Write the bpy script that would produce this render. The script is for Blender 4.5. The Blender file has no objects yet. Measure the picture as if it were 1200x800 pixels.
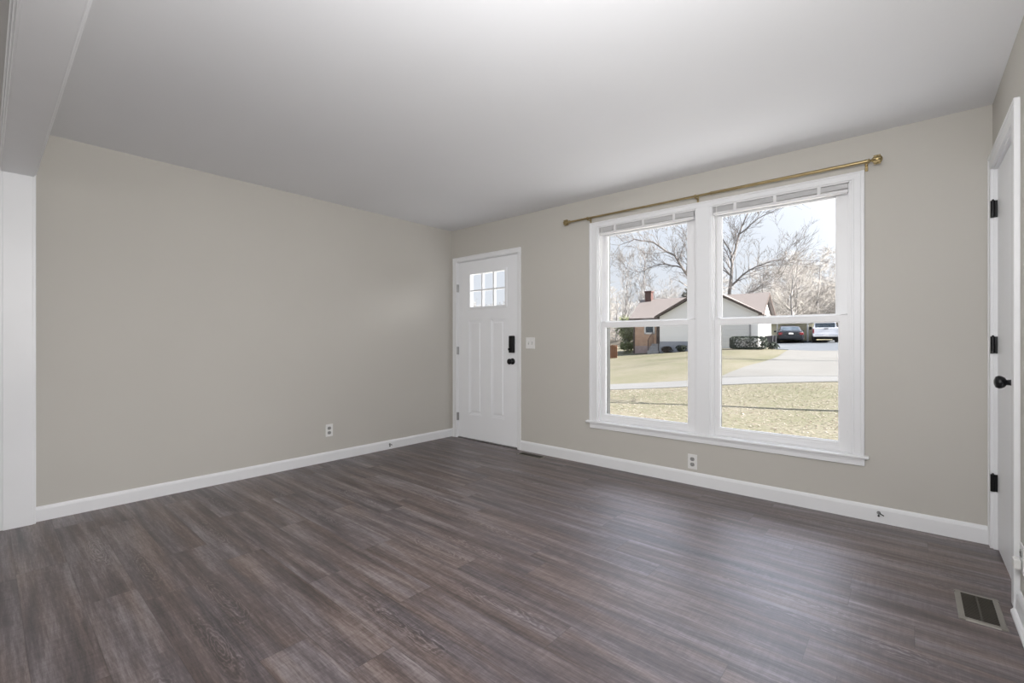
import bpy, bmesh, math, random
import numpy as np
from mathutils import Vector, Matrix
C = bpy.context.scene.collection
scene = bpy.context.scene
R = math.radians

# ------------------------------------------------------------------ camera, sky, lights, exposure
cam = bpy.data.objects.new('camera', bpy.data.cameras.new('camera')); C.objects.link(cam)
cam.location = (4.131, -3.664, 1.127); cam.rotation_euler = (R(90), 0, R(40.93))
cam.data.sensor_width = 36; cam.data.lens = 16.125; cam.data.clip_start = 0.01; cam.data.clip_end = 500
scene.camera = cam
vs = scene.view_settings
vs.view_transform = 'Standard'; vs.look = 'None'; vs.gamma = 1.0; vs.use_curve_mapping = False
vs.exposure = 0.0
scene.cycles.max_bounces = 10; scene.cycles.diffuse_bounces = 5; scene.cycles.transparent_max_bounces = 16
scene.cycles.sample_clamp_indirect = 6.0

SUN_AZ, SUN_EL, SUN_STR = 6.0, 33.0, 22.0        # azimuth counted from +X towards +Y
GLOWS = [(58.0, 9.0, 10.0, .055, (1.0, .98, .97)), (102.0, 44.0, 8.5, .034, (.84, .92, 1.12))]   # added unseen sky glows lighting wall and floor: azimuth, elevation, strength, width, colour
SKY_H, SKY_Z, SKY_STR = (0.83, 0.875, 0.935), (0.62, 0.77, 1.04), 1.0
REAR_W, REAR_COL = 40.0, (1.0, 0.985, 0.955)
ROOM_FILL_W = 55.0

world = bpy.data.worlds.new('sky'); scene.world = world; world.use_nodes = True
nt = world.node_tree; nt.nodes.clear()
def wn(t, **kw):
    n = nt.nodes.new(t)
    for k, v in kw.items(): setattr(n, k, v)
    return n
def wmath(op, a, b=None):
    n = wn('ShaderNodeMath', operation=op)
    for i, v in enumerate((a, b)):
        if v is None: continue
        if isinstance(v, (int, float)): n.inputs[i].default_value = v
        else: nt.links.new(v, n.inputs[i])
    return n.outputs[0]
tc = wn('ShaderNodeTexCoord'); sep = wn('ShaderNodeSeparateXYZ'); nt.links.new(tc.outputs['Generated'], sep.inputs[0])
mixc = wn('ShaderNodeMix', data_type='RGBA')
nt.links.new(wmath('POWER', wmath('MAXIMUM', sep.outputs['Z'], 0.0), 1.3), mixc.inputs['Factor'])
mixc.inputs['A'].default_value = (*SKY_H, 1); mixc.inputs['B'].default_value = (*SKY_Z, 1)
sky_col = mixc.outputs['Result']
for az, el, st, wd, gcol in GLOWS:
    dotn = wn('ShaderNodeVectorMath', operation='DOT_PRODUCT'); nt.links.new(tc.outputs['Generated'], dotn.inputs[0])
    dotn.inputs[1].default_value = (math.cos(R(az))*math.cos(R(el)), math.sin(R(az))*math.cos(R(el)), math.sin(R(el)))
    g = wmath('MULTIPLY', wmath('EXPONENT', wmath('DIVIDE', wmath('SUBTRACT', dotn.outputs['Value'], 1.0), wd)), st)
    gc = wn('ShaderNodeMix', data_type='RGBA', blend_type='ADD'); gc.inputs['Factor'].default_value = 1
    gs = wn('ShaderNodeVectorMath', operation='SCALE'); gs.inputs[0].default_value = gcol; nt.links.new(g, gs.inputs['Scale'])
    nt.links.new(sky_col, gc.inputs['A']); nt.links.new(gs.outputs[0], gc.inputs['B']); sky_col = gc.outputs['Result']
bg = wn('ShaderNodeBackground'); bg.inputs['Strength'].default_value = SKY_STR
nt.links.new(sky_col, bg.inputs['Color'])
wo = wn('ShaderNodeOutputWorld'); nt.links.new(bg.outputs[0], wo.inputs[0])
world.cycles.sampling_method = 'MANUAL'; world.cycles.sample_map_resolution = 512

sl = bpy.data.lights.new('sun', 'SUN'); sl.energy = SUN_STR; sl.angle = R(0.6); sl.color = (1.0, 0.96, 0.9)
so = bpy.data.objects.new('sun', sl); C.objects.link(so)
sd = Vector((math.cos(R(SUN_AZ))*math.cos(R(SUN_EL)), math.sin(R(SUN_AZ))*math.cos(R(SUN_EL)), math.sin(R(SUN_EL))))
so.rotation_euler = sd.to_track_quat('Z', 'Y').to_euler(); so.location = sd*60

def area(name, loc, direction, sx, sy, power, col):
    l = bpy.data.lights.new(name, 'AREA'); l.shape = 'RECTANGLE'; l.size = sx; l.size_y = sy; l.energy = power; l.color = col
    o = bpy.data.objects.new(name, l); C.objects.link(o); o.location = loc
    o.rotation_euler = Vector(direction).to_track_quat('-Z', 'Y').to_euler()
    return o
# added soft fills: one behind the camera, one unseen beside the opening
area('adjoining_room_fill', (1.45, -6.85, 1.80), (0, 1, -0.02), 5.9, 1.1, REAR_W, REAR_COL)
area('room_fill', (4.03, -3.28, 1.72), (-.80, .57, .08), .8, .5, ROOM_FILL_W, (1.0, 0.99, 0.985))

# ------------------------------------------------------------------ helpers
def tag(o, label=None, cat=None, group=None, kind=None):
    if label: o['label'] = label
    if cat: o['category'] = cat
    if group: o['group'] = group
    if kind: o['kind'] = kind
    return o
def empty(name, loc=(0, 0, 0), rz=0, **kw):
    o = bpy.data.objects.new(name, None); C.objects.link(o); o.location = loc; o.rotation_euler = (0, 0, rz)
    return tag(o, **kw)
class MB:
    """collects shapes; build() links them as one mesh object"""
    def __init__(s): s.v = []; s.f = []; s.sm = []
    def add(s, vs_, fs_, smooth=False):
        n = len(s.v); s.v += [tuple(p) for p in vs_]; s.f += [tuple(i+n for i in f) for f in fs_]; s.sm += [smooth]*len(fs_)
        return s
    def box(s, x0, y0, z0, x1, y1, z1, bev=0.0, M=None):
        if x0 > x1: x0, x1 = x1, x0
        if y0 > y1: y0, y1 = y1, y0
        if z0 > z1: z0, z1 = z1, z0
        bm = bmesh.new(); bmesh.ops.create_cube(bm, size=1)
        for v in bm.verts: v.co = Vector(((x0+x1)/2+v.co.x*(x1-x0), (y0+y1)/2+v.co.y*(y1-y0), (z0+z1)/2+v.co.z*(z1-z0)))
        if bev > 0:
            b = min(bev, (x1-x0)*.45, (y1-y0)*.45, (z1-z0)*.45)
            bmesh.ops.bevel(bm, geom=bm.edges[:], offset=b, segments=2, affect='EDGES', profile=.5)
        return s.bm(bm, M)
    def bm(s, bm, M=None, smooth=False):
        if M is not None: bmesh.ops.transform(bm, matrix=M, verts=bm.verts[:])
        bm.verts.index_update()
        s.add([v.co[:] for v in bm.verts], [[v.index for v in f.verts] for f in bm.faces], smooth); bm.free()
        return s
    def cyl(s, p0, p1, r0, r1=None, n=12, cap=True, smooth=True):
        r1 = r0 if r1 is None else r1
        p0 = Vector(p0); p1 = Vector(p1); d = (p1-p0).normalized()
        a = d.orthogonal().normalized(); b = d.cross(a)
        vs_ = []
        for p, r in ((p0, r0), (p1, r1)):
            for k in range(n):
                t = 2*math.pi*k/n; vs_.append(p+a*(r*math.cos(t))+b*(r*math.sin(t)))
        s.add(vs_, [(k, (k+1) % n, n+(k+1) % n, n+k) for k in range(n)], smooth)
        if cap: s.add(vs_, [tuple(range(n))[::-1], tuple(range(n, 2*n))])
        return s
    def lathe(s, prof, origin, axis, n=20):
        """prof: list of (r, h) along axis"""
        o = Vector(origin); d = Vector(axis).normalized(); a = d.orthogonal().normalized(); b = d.cross(a)
        vs_ = []; m = len(prof)
        for r, h in prof:
            for k in range(n):
                t = 2*math.pi*k/n; vs_.append(o+d*h+a*(r*math.cos(t))+b*(r*math.sin(t)))
        fs_ = [(i*n+k, i*n+(k+1) % n, (i+1)*n+(k+1) % n, (i+1)*n+k) for i in range(m-1) for k in range(n)]
        s.add(vs_, fs_, True); s.add(vs_, [tuple(range(n))[::-1], tuple(range((m-1)*n, m*n))])
        return s
    def prism(s, poly, axis, a0, a1):
        """poly of 2D points in the two other axes (order xyz without axis), extruded along axis"""
        def P(p, a):
            q = list(p); q.insert(axis, a); return q
        n = len(poly)
        vs_ = [P(p, a0) for p in poly]+[P(p, a1) for p in poly]
        s.add(vs_, [tuple(range(n)), tuple(range(n, 2*n))[::-1]]+[(k, n+k, n+(k+1) % n, (k+1) % n) for k in range(n)])
        return s
    def sweep(s, prof, p0, p1, inward, upv=(0, 0, 1)):
        """straight moulding: prof (out, up) points, from p0 to p1; 'inward' = direction of 'out'"""
        p0 = Vector(p0); p1 = Vector(p1); i = Vector(inward); u = Vector(upv); n = len(prof)
        vs_ = [p+i*a+u*b for p in (p0, p1) for a, b in prof]
        s.add(vs_, [tuple(range(n)), tuple(range(n, 2*n))[::-1]]+[(k, n+k, n+(k+1) % n, (k+1) % n) for k in range(n)])
        return s
    def build(s, name, m=None, parent=None, loc=None, rz=0):
        me = bpy.data.meshes.new(name); me.from_pydata(s.v, [], s.f); me.validate()
        bm = bmesh.new(); bm.from_mesh(me); bmesh.ops.recalc_face_normals(bm, faces=bm.faces[:]); bm.to_mesh(me); bm.free()
        if len(me.polygons) == len(s.sm): me.polygons.foreach_set('use_smooth', s.sm)
        o = bpy.data.objects.new(name, me); C.objects.link(o)
        if m: me.materials.append(m)
        if parent: o.parent = parent
        if loc is not None: o.location = loc
        o.rotation_euler.z = rz
        return o
def setin(n, **kw):
    for k, v in kw.items():
        k = k.replace('_', ' ')
        n.inputs[k].default_value = (*v, 1) if isinstance(v, tuple) and len(v) == 3 and n.inputs[k].type == 'RGBA' else v
class Mat:
    def __init__(s, name, col=(.5, .5, .5), rough=.5, metal=0., spec=.5, **kw):
        s.m = bpy.data.materials.new(name); s.m.use_nodes = True; s.t = s.m.node_tree
        s.b = s.t.nodes['Principled BSDF']; setin(s.b, Base_Color=col, Roughness=rough, Metallic=metal, **kw)
        s.b.inputs['Specular IOR Level'].default_value = spec
    def n(s, t, **kw):
        x = s.t.nodes.new(t)
        for k, v in kw.items(): setattr(x, k, v)
        return x
    def l(s, a, b): s.t.links.new(a, b)
    def math(s, op, a, b=None, c=None):
        x = s.n('ShaderNodeMath', operation=op)
        for i, v in enumerate((a, b, c)):
            if v is None: continue
            if isinstance(v, (int, float)): x.inputs[i].default_value = v
            else: s.l(v, x.inputs[i])
        return x.outputs[0]
    def mix(s, f, a, b, mode='MIX'):
        x = s.n('ShaderNodeMix', data_type='RGBA', blend_type=mode)
        for k, v in (('Factor', f), ('A', a), ('B', b)):
            if isinstance(v, (int, float)): x.inputs[k].default_value = v
            elif isinstance(v, tuple): x.inputs[k].default_value = (*v, 1)
            else: s.l(v, x.inputs[k])
        return x.outputs['Result']
    def noise(s, scale, vec=None, detail=3, rough=.5, dist=0.):
        x = s.n('ShaderNodeTexNoise'); setin(x, Scale=scale, Detail=detail, Roughness=rough, Distortion=dist)
        if vec is None: vec = s.obj()
        s.l(vec, x.inputs['Vector']); return x.outputs['Fac']
    def obj(s):
        if not hasattr(s, '_o'): s._o = s.n('ShaderNodeTexCoord').outputs['Object']
        return s._o
    def mapping(s, scale, vec=None):
        x = s.n('ShaderNodeMapping'); x.inputs['Scale'].default_value = scale; s.l(vec or s.obj(), x.inputs['Vector']); return x.outputs[0]
    def ramp(s, f, *stops):
        x = s.n('ShaderNodeValToRGB'); e = x.color_ramp.elements
        while len(e) < len(stops): e.new(.5)
        for k, (p, c) in enumerate(stops): e[k].position = p; e[k].color = (*c, 1)
        s.l(f, x.inputs[0]); return x.outputs[0]
    def bump(s, h, strength=.2, dist=.01):
        x = s.n('ShaderNodeBump'); setin(x, Strength=strength, Distance=dist); s.l(h, x.inputs['Height']); s.l(x.outputs[0], s.b.inputs['Normal'])
    def base(s, c): s.l(c, s.b.inputs['Base Color'])

M = {}
def simple(name, col, rough=.5, metal=0., var=.06, scale=6., spec=.5, bump=0.):
    m = Mat(name, col, rough, metal, spec)
    f = m.noise(scale, detail=4)
    m.base(m.ramp(f, (.3, tuple(c*(1-var) for c in col)), (.7, tuple(min(1, c*(1+var)) for c in col))))
    if bump: m.bump(m.noise(scale*30, detail=2), bump, .002)
    M[name] = m.m; return m
simple('wall_paint', (.572, .553, .512), .75, var=.012, scale=1.5, bump=.06, spec=.3)
simple('ceiling_paint', (.83, .84, .862), .9, var=.012, scale=1.2, bump=.06, spec=.2)
simple('trim_paint', (.85, .86, .88), .38, var=.015, scale=3.)
simple('door_paint', (.91, .925, .955), .4, var=.012, scale=3.)
simple('vinyl', (.86, .865, .88), .35, var=.012, scale=3.)
simple('blind_white', (.78, .78, .79), .45, var=.02, scale=8.)
simple('strip_grey', (.15, .155, .15), .5, metal=.3, var=.04)
simple('brass', (.40, .315, .165), .36, metal=1., var=.08, scale=14.)
simple('black_metal', (.018, .018, .02), .32, metal=.6, var=.2, scale=20.)
simple('steel', (.42, .42, .43), .35, metal=1., var=.08, scale=20.)
simple('plastic_white', (.82, .82, .81), .35, var=.01)
simple('socket_grey', (.33, .33, .32), .45, var=.03)
simple('slot_dark', (.03, .03, .03), .5, var=.05)
simple('register_tan', (.27, .255, .225), .45, metal=.3, var=.06, scale=12.)
simple('register_dark', (.07, .062, .05), .5, metal=.3, var=.08, scale=12.)
simple('duct_dark', (.015, .014, .012), .8, var=.1)
simple('bark', (.19, .175, .168), .95, var=.22, scale=3.)
simple('twig_pale', (.42, .395, .37), .95, var=.22, scale=.6)
simple('twig_grey', (.24, .23, .228), .95, var=.25, scale=.6)
simple('evergreen', (.20, .225, .115), .8, var=.45, scale=2.5)
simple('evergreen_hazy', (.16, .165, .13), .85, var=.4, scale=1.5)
simple('hedge_leaf', (.035, .045, .036), .8, var=.4, scale=6.)
simple('shrub_dry', (.10, .08, .065), .9, var=.4, scale=4.)
simple('siding', (.84, .825, .815), .7, var=.02, scale=1.)
simple('siding_end', (.64, .60, .47), .7, var=.02, scale=1.)
simple('foundation', (.36, .37, .41), .85, var=.08, scale=3.)
simple('mauve_brick', (.42, .33, .31), .85, var=.12, scale=4.)
simple('house_trim', (.70, .69, .68), .6, var=.02)
simple('fascia', (.085, .062, .052), .6, var=.05)
simple('concrete_step', (.36, .35, .35), .85, var=.08, scale=4.)
simple('rail_iron', (.08, .07, .07), .5, metal=.5, var=.1)
simple('bin_plastic', (.022, .022, .027), .5, var=.1)
simple('car_paint', (.016, .018, .024), .28, metal=.2, var=.05)
simple('truck_paint', (.72, .74, .80), .3, var=.02)
simple('car_glass', (.03, .045, .06), .08, var=.1)
simple('rubber', (.02, .02, .02), .85, var=.1)
simple('chrome', (.7, .7, .72), .18, metal=1., var=.03)
simple('tail_red', (.20, .015, .02), .25, var=.05)
simple('wood_rust', (.16, .075, .04), .85, var=.2, scale=5.)
simple('pad_blue_grey', (.085, .095, .11), .9, var=.1, scale=5.)  # blue grey, darker than the driveway
simple('stucco_yellow', (.80, .76, .55), .8, var=.05)

def glass(name, trans=.96):
    m = bpy.data.materials.new(name); m.use_nodes = True; t = m.node_tree; t.nodes.clear()
    tr = t.nodes.new('ShaderNodeBsdfTransparent'); tr.inputs[0].default_value = (trans, trans, trans, 1)
    gl = t.nodes.new('ShaderNodeBsdfGlossy'); gl.inputs['Roughness'].default_value = .02
    fr = t.nodes.new('ShaderNodeFresnel'); ge = t.nodes.new('ShaderNodeNewGeometry')
    mr = t.nodes.new('ShaderNodeMapRange'); mr.inputs['To Min'].default_value = 1.17; mr.inputs['To Max'].default_value = 1/1.17
    t.links.new(ge.outputs['Backfacing'], mr.inputs['Value']); t.links.new(mr.outputs[0], fr.inputs['IOR'])
    mx = t.nodes.new('ShaderNodeMixShader'); o = t.nodes.new('ShaderNodeOutputMaterial')
    t.links.new(fr.outputs[0], mx.inputs[0]); t.links.new(tr.outputs[0], mx.inputs[1]); t.links.new(gl.outputs[0], mx.inputs[2])
    t.links.new(mx.outputs[0], o.inputs[0]); M[name] = m
glass('pane_glass')

def make_floor_mat():
    m = Mat('vinyl_plank', (.1, .09, .09), .42, spec=.9)
    PW, PL = 0.178, 1.22
    sp = m.n('ShaderNodeSeparateXYZ'); m.l(m.obj(), sp.inputs[0]); X, Y = sp.outputs['X'], sp.outputs['Y']
    row = m.math('FLOOR', m.math('DIVIDE', Y, PW))
    w1 = m.n('ShaderNodeTexWhiteNoise', noise_dimensions='1D'); m.l(row, w1.inputs['W'])
    xs = m.math('ADD', m.math('DIVIDE', X, PL), m.math('MULTIPLY', w1.outputs['Value'], 7.3))
    col = m.math('FLOOR', xs)
    cv = m.n('ShaderNodeCombineXYZ'); m.l(row, cv.inputs[0]); m.l(col, cv.inputs[1])
    w2 = m.n('ShaderNodeTexWhiteNoise', noise_dimensions='2D'); m.l(cv.outputs[0], w2.inputs['Vector'])
    sr = m.n('ShaderNodeSeparateColor'); m.l(w2.outputs['Color'], sr.inputs[0])
    idr, idg, idb = sr.outputs[0], sr.outputs[1], sr.outputs[2]
    # per-plank shifted coordinates
    def coords(sx, sy, k):
        c = m.n('ShaderNodeCombineXYZ')
        m.l(m.math('ADD', m.math('MULTIPLY', X, sx), m.math('MULTIPLY', idr, 37.*k)), c.inputs[0])
        m.l(m.math('ADD', m.math('MULTIPLY', Y, sy), m.math('MULTIPLY', idg, 53.*k)), c.inputs[1])
        m.l(m.math('MULTIPLY', idb, 19.), c.inputs[2]); return c.outputs[0]
    broad = m.noise(1., coords(1.15, 15., 1), 4, .55, .2)            # long soft light/dark streaks inside a plank
    streak = m.noise(1., coords(3.0, 66., 1), 4, .6, .2)           # finer streaks
    fine = m.noise(1., coords(15., 160., 1), 3, .75)                # pores
    cross = m.noise(1., coords(85., 9., 1), 3, .65)               # saw marks across the plank
    crossmask = m.noise(1., coords(2.0, 9., 2), 2, .5)
    ycell = m.math('SUBTRACT', m.math('SUBTRACT', m.math('DIVIDE', Y, PW), row), .5)
    # cathedral grain: nested elongated rings, thin pale lines, only on some planks
    xc = m.math('MULTIPLY', m.math('SUBTRACT', m.math('SUBTRACT', xs, col), m.math('ADD', m.math('MULTIPLY', idg, .7), .15)), 2.3)
    yc = m.math('MULTIPLY', m.math('ADD', ycell, m.math('MULTIPLY', m.math('SUBTRACT', idr, .5), .4)), 2.3)
    rr = m.math('SQRT', m.math('ADD', m.math('MULTIPLY', xc, xc), m.math('MULTIPLY', yc, yc)))
    rr = m.math('ADD', rr, m.math('MULTIPLY', m.noise(1., coords(6., 18., 1), 3, .6), .75))
    ring = m.math('POWER', m.math('ABSOLUTE', m.math('SINE', m.math('MULTIPLY', rr, 27.))), .5)
    ringmask = m.math('MULTIPLY', m.math('GREATER_THAN', idg, .45), m.ramp(rr, (.75, (1, 1, 1)), (1.25, (0, 0, 0))))
    def k_(f, a): return m.math('MULTIPLY', m.math('SUBTRACT', f, .5), a)
    tone = m.math('ADD', m.math('ADD', k_(idb, .10), .462), k_(broad, 1.6))
    tone = m.math('ADD', tone, k_(streak, .75))
    tone = m.math('ADD', tone, k_(fine, 1.05))
    tone = m.math('ADD', tone, m.math('MULTIPLY', k_(cross, .7), crossmask))
    tone = m.math('ADD', tone, m.math('MULTIPLY', m.math('MULTIPLY', m.math('SUBTRACT', .72, ring), ringmask), .55))
    hue = m.ramp(m.noise(1., coords(.9, 10., 4), 3, .5), (.38, (0, 0, 0)), (.62, (1, 1, 1)))
    warm = m.ramp(tone, (.05, (.050, .036, .034)), (.42, (.116, .083, .076)), (.62, (.172, .131, .121)), (1., (.29, .24, .225)))
    cool = m.ramp(tone, (.05, (.046, .039, .043)), (.42, (.108, .088, .094)), (.62, (.162, .138, .146)), (1., (.28, .25, .26)))
    c = m.mix(hue, warm, cool)
    # fine dark joint lines
    ey = m.math('ABSOLUTE', ycell); ex = m.math('ABSOLUTE', m.math('SUBTRACT', m.math('SUBTRACT', xs, col), .5))
    jt = m.math('MAXIMUM', m.math('GREATER_THAN', ey, .4925), m.math('GREATER_THAN', ex, .4989))
    c = m.mix(m.math('MULTIPLY', jt, .38), c, (.02, .016, .015)); m.base(c)
    m.l(m.math('ADD', m.math('MULTIPLY', fine, .16), .34), m.b.inputs['Roughness'])
    h = m.math('SUBTRACT', m.math('ADD', m.math('MULTIPLY', fine, .5), m.math('MULTIPLY', streak, .6)), m.math('MULTIPLY', jt, .8))
    m.bump(h, .22, .0015); M['vinyl_plank'] = m.m
make_floor_mat()

def brick_mat(name, c1, c2, mortar, scale):
    m = Mat(name, c1, .85); b = m.n('ShaderNodeTexBrick')
    setin(b, Color1=c1, Color2=c2, Mortar=mortar, Scale=scale, Mortar_Size=.014, Brick_Width=.44, Row_Height=.16)
    x = m.n('ShaderNodeMapping'); x.inputs['Rotation'].default_value = (R(90), 0, 0); m.l(m.obj(), x.inputs['Vector'])
    m.l(x.outputs[0], b.inputs['Vector']); m.base(m.mix(.35, b.outputs['Color'], m.ramp(m.noise(3.), (.35, c1), (.65, tuple(min(1, q*1.5) for q in c1))))); M[name] = m.m
brick_mat('brick', (.42, .25, .17), (.56, .38, .26), (.56, .50, .44), 2.2)
brick_mat('brick_chimney', (.07, .03, .026), (.09, .042, .036), (.10, .085, .08), 3.)
def lawn_mat(name, a, b, c, sc=1.):
    m = Mat(name, a, .95, spec=.1)
    n1 = m.noise(.35*sc, detail=5); n2 = m.noise(9.*sc, detail=4, rough=.7); n3 = m.noise(38.*sc, detail=2)
    k = m.math('ADD', m.math('MULTIPLY', n1, .55), m.math('ADD', m.math('MULTIPLY', n2, .75), m.math('MULTIPLY', n3, .0)))
    m.base(m.ramp(k, (.45, a), (.65, b), (.85, c))); m.bump(n2, .5, .05); M[name] = m.m
lawn_mat('grass', (.112, .117, .068), (.165, .153, .110), (.200, .182, .145))
lawn_mat('hillside', (.09, .08, .065), (.13, .115, .095), (.165, .15, .13), .3)
def pave(name, a, b):
    m = Mat(name, a, .9, spec=.15); k = m.math('ADD', m.math('MULTIPLY', m.noise(.5, detail=5), .6), m.math('MULTIPLY', m.noise(20., detail=3), .4))
    m.base(m.ramp(k, (.35, a), (.65, b))); M[name] = m.m
pave('road_grey', (.170, .168, .163), (.195, .193, .188)); pave('driveway_grey', (.158, .153, .143), (.182, .178, .168)); pave('reflector_pale', (.66, .65, .63), (.74, .73, .71))
def shingles():
    m = Mat('shingle', (.3, .25, .23), .95, spec=.1)
    sp = m.n('ShaderNodeTexBrick'); setin(sp, Color1=(.195, .172, .165), Color2=(.225, .20, .192), Mortar=(.145, .128, .122), Scale=2.5, Mortar_Size=.012, Brick_Width=.3, Row_Height=.18)
    m.l(m.obj(), sp.inputs['Vector']); m.base(sp.outputs['Color']); M['shingle'] = m.m
shingles()
def leaf_mat():
    m = Mat('fallen_leaf', (.3, .2, .1), .8)
    g_ = m.n('ShaderNodeObjectInfo'); k = m.n('ShaderNodeTexWhiteNoise', noise_dimensions='3D')
    v = m.n('ShaderNodeVectorMath', operation='SNAP'); m.l(m.obj(), v.inputs[0]); v.inputs[1].default_value = (.11, .11, 5.); m.l(v.outputs[0], k.inputs['Vector'])
    m.base(m.ramp(k.outputs['Value'], (.0, (.10, .07, .05)), (.35, (.22, .165, .125)), (.7, (.32, .27, .22)), (1., (.40, .365, .32)))); M['fallen_leaf'] = m.m
leaf_mat()

# ------------------------------------------------------------------ room shell
RX, H, YR = 4.478, 2.44, -7.0          # right wall, ceiling height, rear of adjoining room
OY0, OY1, OZ = -3.586, -3.465, 2.141    # cased opening: its two faces and head height
WX = -1.6                               # left wall of adjoining room
def struct(o, label, cat): return tag(o, label, cat, kind='structure')
b = MB(); b.box(WX-.12, YR-.12, -.1, RX+.12, .0, 0); b.box(-.12, 0, -.1, RX+.12, .2, -.001)
struct(b.build('floor', M['vinyl_plank']), 'grey brown wood plank floor running across the empty room', 'floor')
b = MB(); b.box(WX-.12, YR-.12, H, RX+.12, .2, H+.1)
struct(b.build('ceiling', M['ceiling_paint']), 'flat white painted ceiling over the empty room', 'ceiling')
b = MB(); b.box(-.12, OY1, 0, 0, 0, H)
struct(b.build('wall_left', M['wall_paint']), 'long blank greige wall on the left with one outlet low down', 'wall')
WT = .15
D0, D1, DZ = .095, 1.047, 2.065         # front door rough opening
A0, A1, B0, B1, Z0, Z1 = 1.985, 2.875, 2.972, 3.853, .405, 2.168   # the two window openings
b = MB()
b.box(-.12, 0, 0, D0, WT, H); b.box(D0, 0, DZ, D1, WT, H); b.box(D1, 0, 0, A0, WT, H)
b.box(A0, 0, 0, B1, WT, Z0-.03); b.box(A0, 0, Z1, B1, WT, H); b.box(A1, 0, Z0-.03, B0, WT, Z1); b.box(B1, 0, 0, RX+.12, WT, H)
struct(b.build('wall_back', M['wall_paint']), 'greige wall holding the front door and the double window', 'wall')
CY0, CY1, CZ = -.055, -.765, 2.075     # closet door opening in the right wall
b = MB()
b.box(RX, CY0, 0, RX+.12, 0, H); b.box(RX, CY1, CZ, RX+.12, CY0, H); b.box(RX, YR, 0, RX+.12, CY1, H)
struct(b.build('wall_right', M['wall_paint']), 'narrow greige wall strip at the far right around the closet door', 'wall')
b = MB(); b.box(0, OY0, OZ+.012, RX, OY1, H); b.box(WX, OY0, 0, .03, OY1, H)
struct(b.build('wall_header', M['wall_paint']), 'dropped header over the wide cased opening at upper left', 'wall')
b = MB(); b.box(WX-.12, YR, 0, WX, OY1, H); b.box(WX, YR-.12, 0, RX+.12, YR, H)
struct(b.build('wall_rear', M['wall_paint']), 'greige walls of the adjoining room behind the camera', 'wall')

b = MB(); b.box(-6, WT, 2.36, 14, WT+.55, 2.44); b.box(-6, WT+.53, 2.34, 14, WT+.57, 2.50)  # unseen eave added to keep direct sun off the window
struct(b.build('added_eave', M['house_trim']), 'white roof eave added unseen above the window to block the sun', 'eave')

# cased opening: jamb board, header board, casings with a small profile
b = MB(); b.box(.03, OY0-.002, 0, .052, OY1+.002, OZ, .002); b.box(.03, OY0-.002, OZ-.0, RX, OY1+.002, OZ+.012, .001)
t1 = struct(b.build('trim_1', M['trim_paint']), 'white jamb and head lining of the wide opening at left', 'door casing')
CAS = [(0, 0), (.010, 0), (.014, .006), (.014, .030), (.018, .038), (.018, .062), (.0, .066)]
b = MB()
b.box(-.016, OY1, 0, .048, OY1+.016, OZ+.05, .003)
b.box(-.016, OY1, OZ-.0, RX, OY1+.009, OZ+.06, .003); b.box(-.016, OY1, OZ+.012, RX, OY1+.018, OZ+.055, .004)
b.build('casing', M['trim_paint'], t1)
b = MB()
b.box(-.03, OY0-.018, 0, .046, OY0, OZ+.07, .004)
b.box(-.03, OY0-.010, OZ-.0, RX, OY0, OZ+.09, .003); b.box(-.03, OY0-.016, OZ+.016, RX, OY0, OZ+.05, .004); b.box(-.03, OY0-.022, OZ+.056, RX, OY0, OZ+.085, .004)
b.build('casing', M['trim_paint'], t1)

# baseboards
BB = [(0, 0), (.013, 0), (.013, .072), (.010, .084), (.005, .092), (0, .092)]
b = MB().sweep(BB, (0, OY1+.018, 0), (0, 0, 0), (1, 0, 0))
struct(b.build('baseboard_left', M['trim_paint']), 'white baseboard along the long left wall', 'baseboard')
BBK = [(0, 0), (.013, 0), (.013, .080), (.010, .093), (.005, .101), (0, .101)]
b = MB().sweep(BBK, (1.082, 0, 0), (RX, 0, 0), (0, -1, 0)); b.sweep(BBK, (.013, 0, 0), (.036, 0, 0), (0, -1, 0))
struct(b.build('baseboard_back', M['trim_paint']), 'white baseboard under the window from front door to closet corner', 'baseboard')
BBR = [(0, 0), (.030, 0), (.029, .010), (.022, .018), (.015, .021), (.014, .078), (.010, .090), (.004, .098), (0, .098)]
b = MB().sweep(BBR, (RX, -.853, 0), (RX, OY1, 0), (-1, 0, 0)); b.sweep(BBR, (RX, OY0, 0), (RX, YR, 0), (-1, 0, 0))
struct(b.build('baseboard_right', M['trim_paint']), 'white stepped baseboard end beside the closet door at right edge', 'baseboard')

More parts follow.
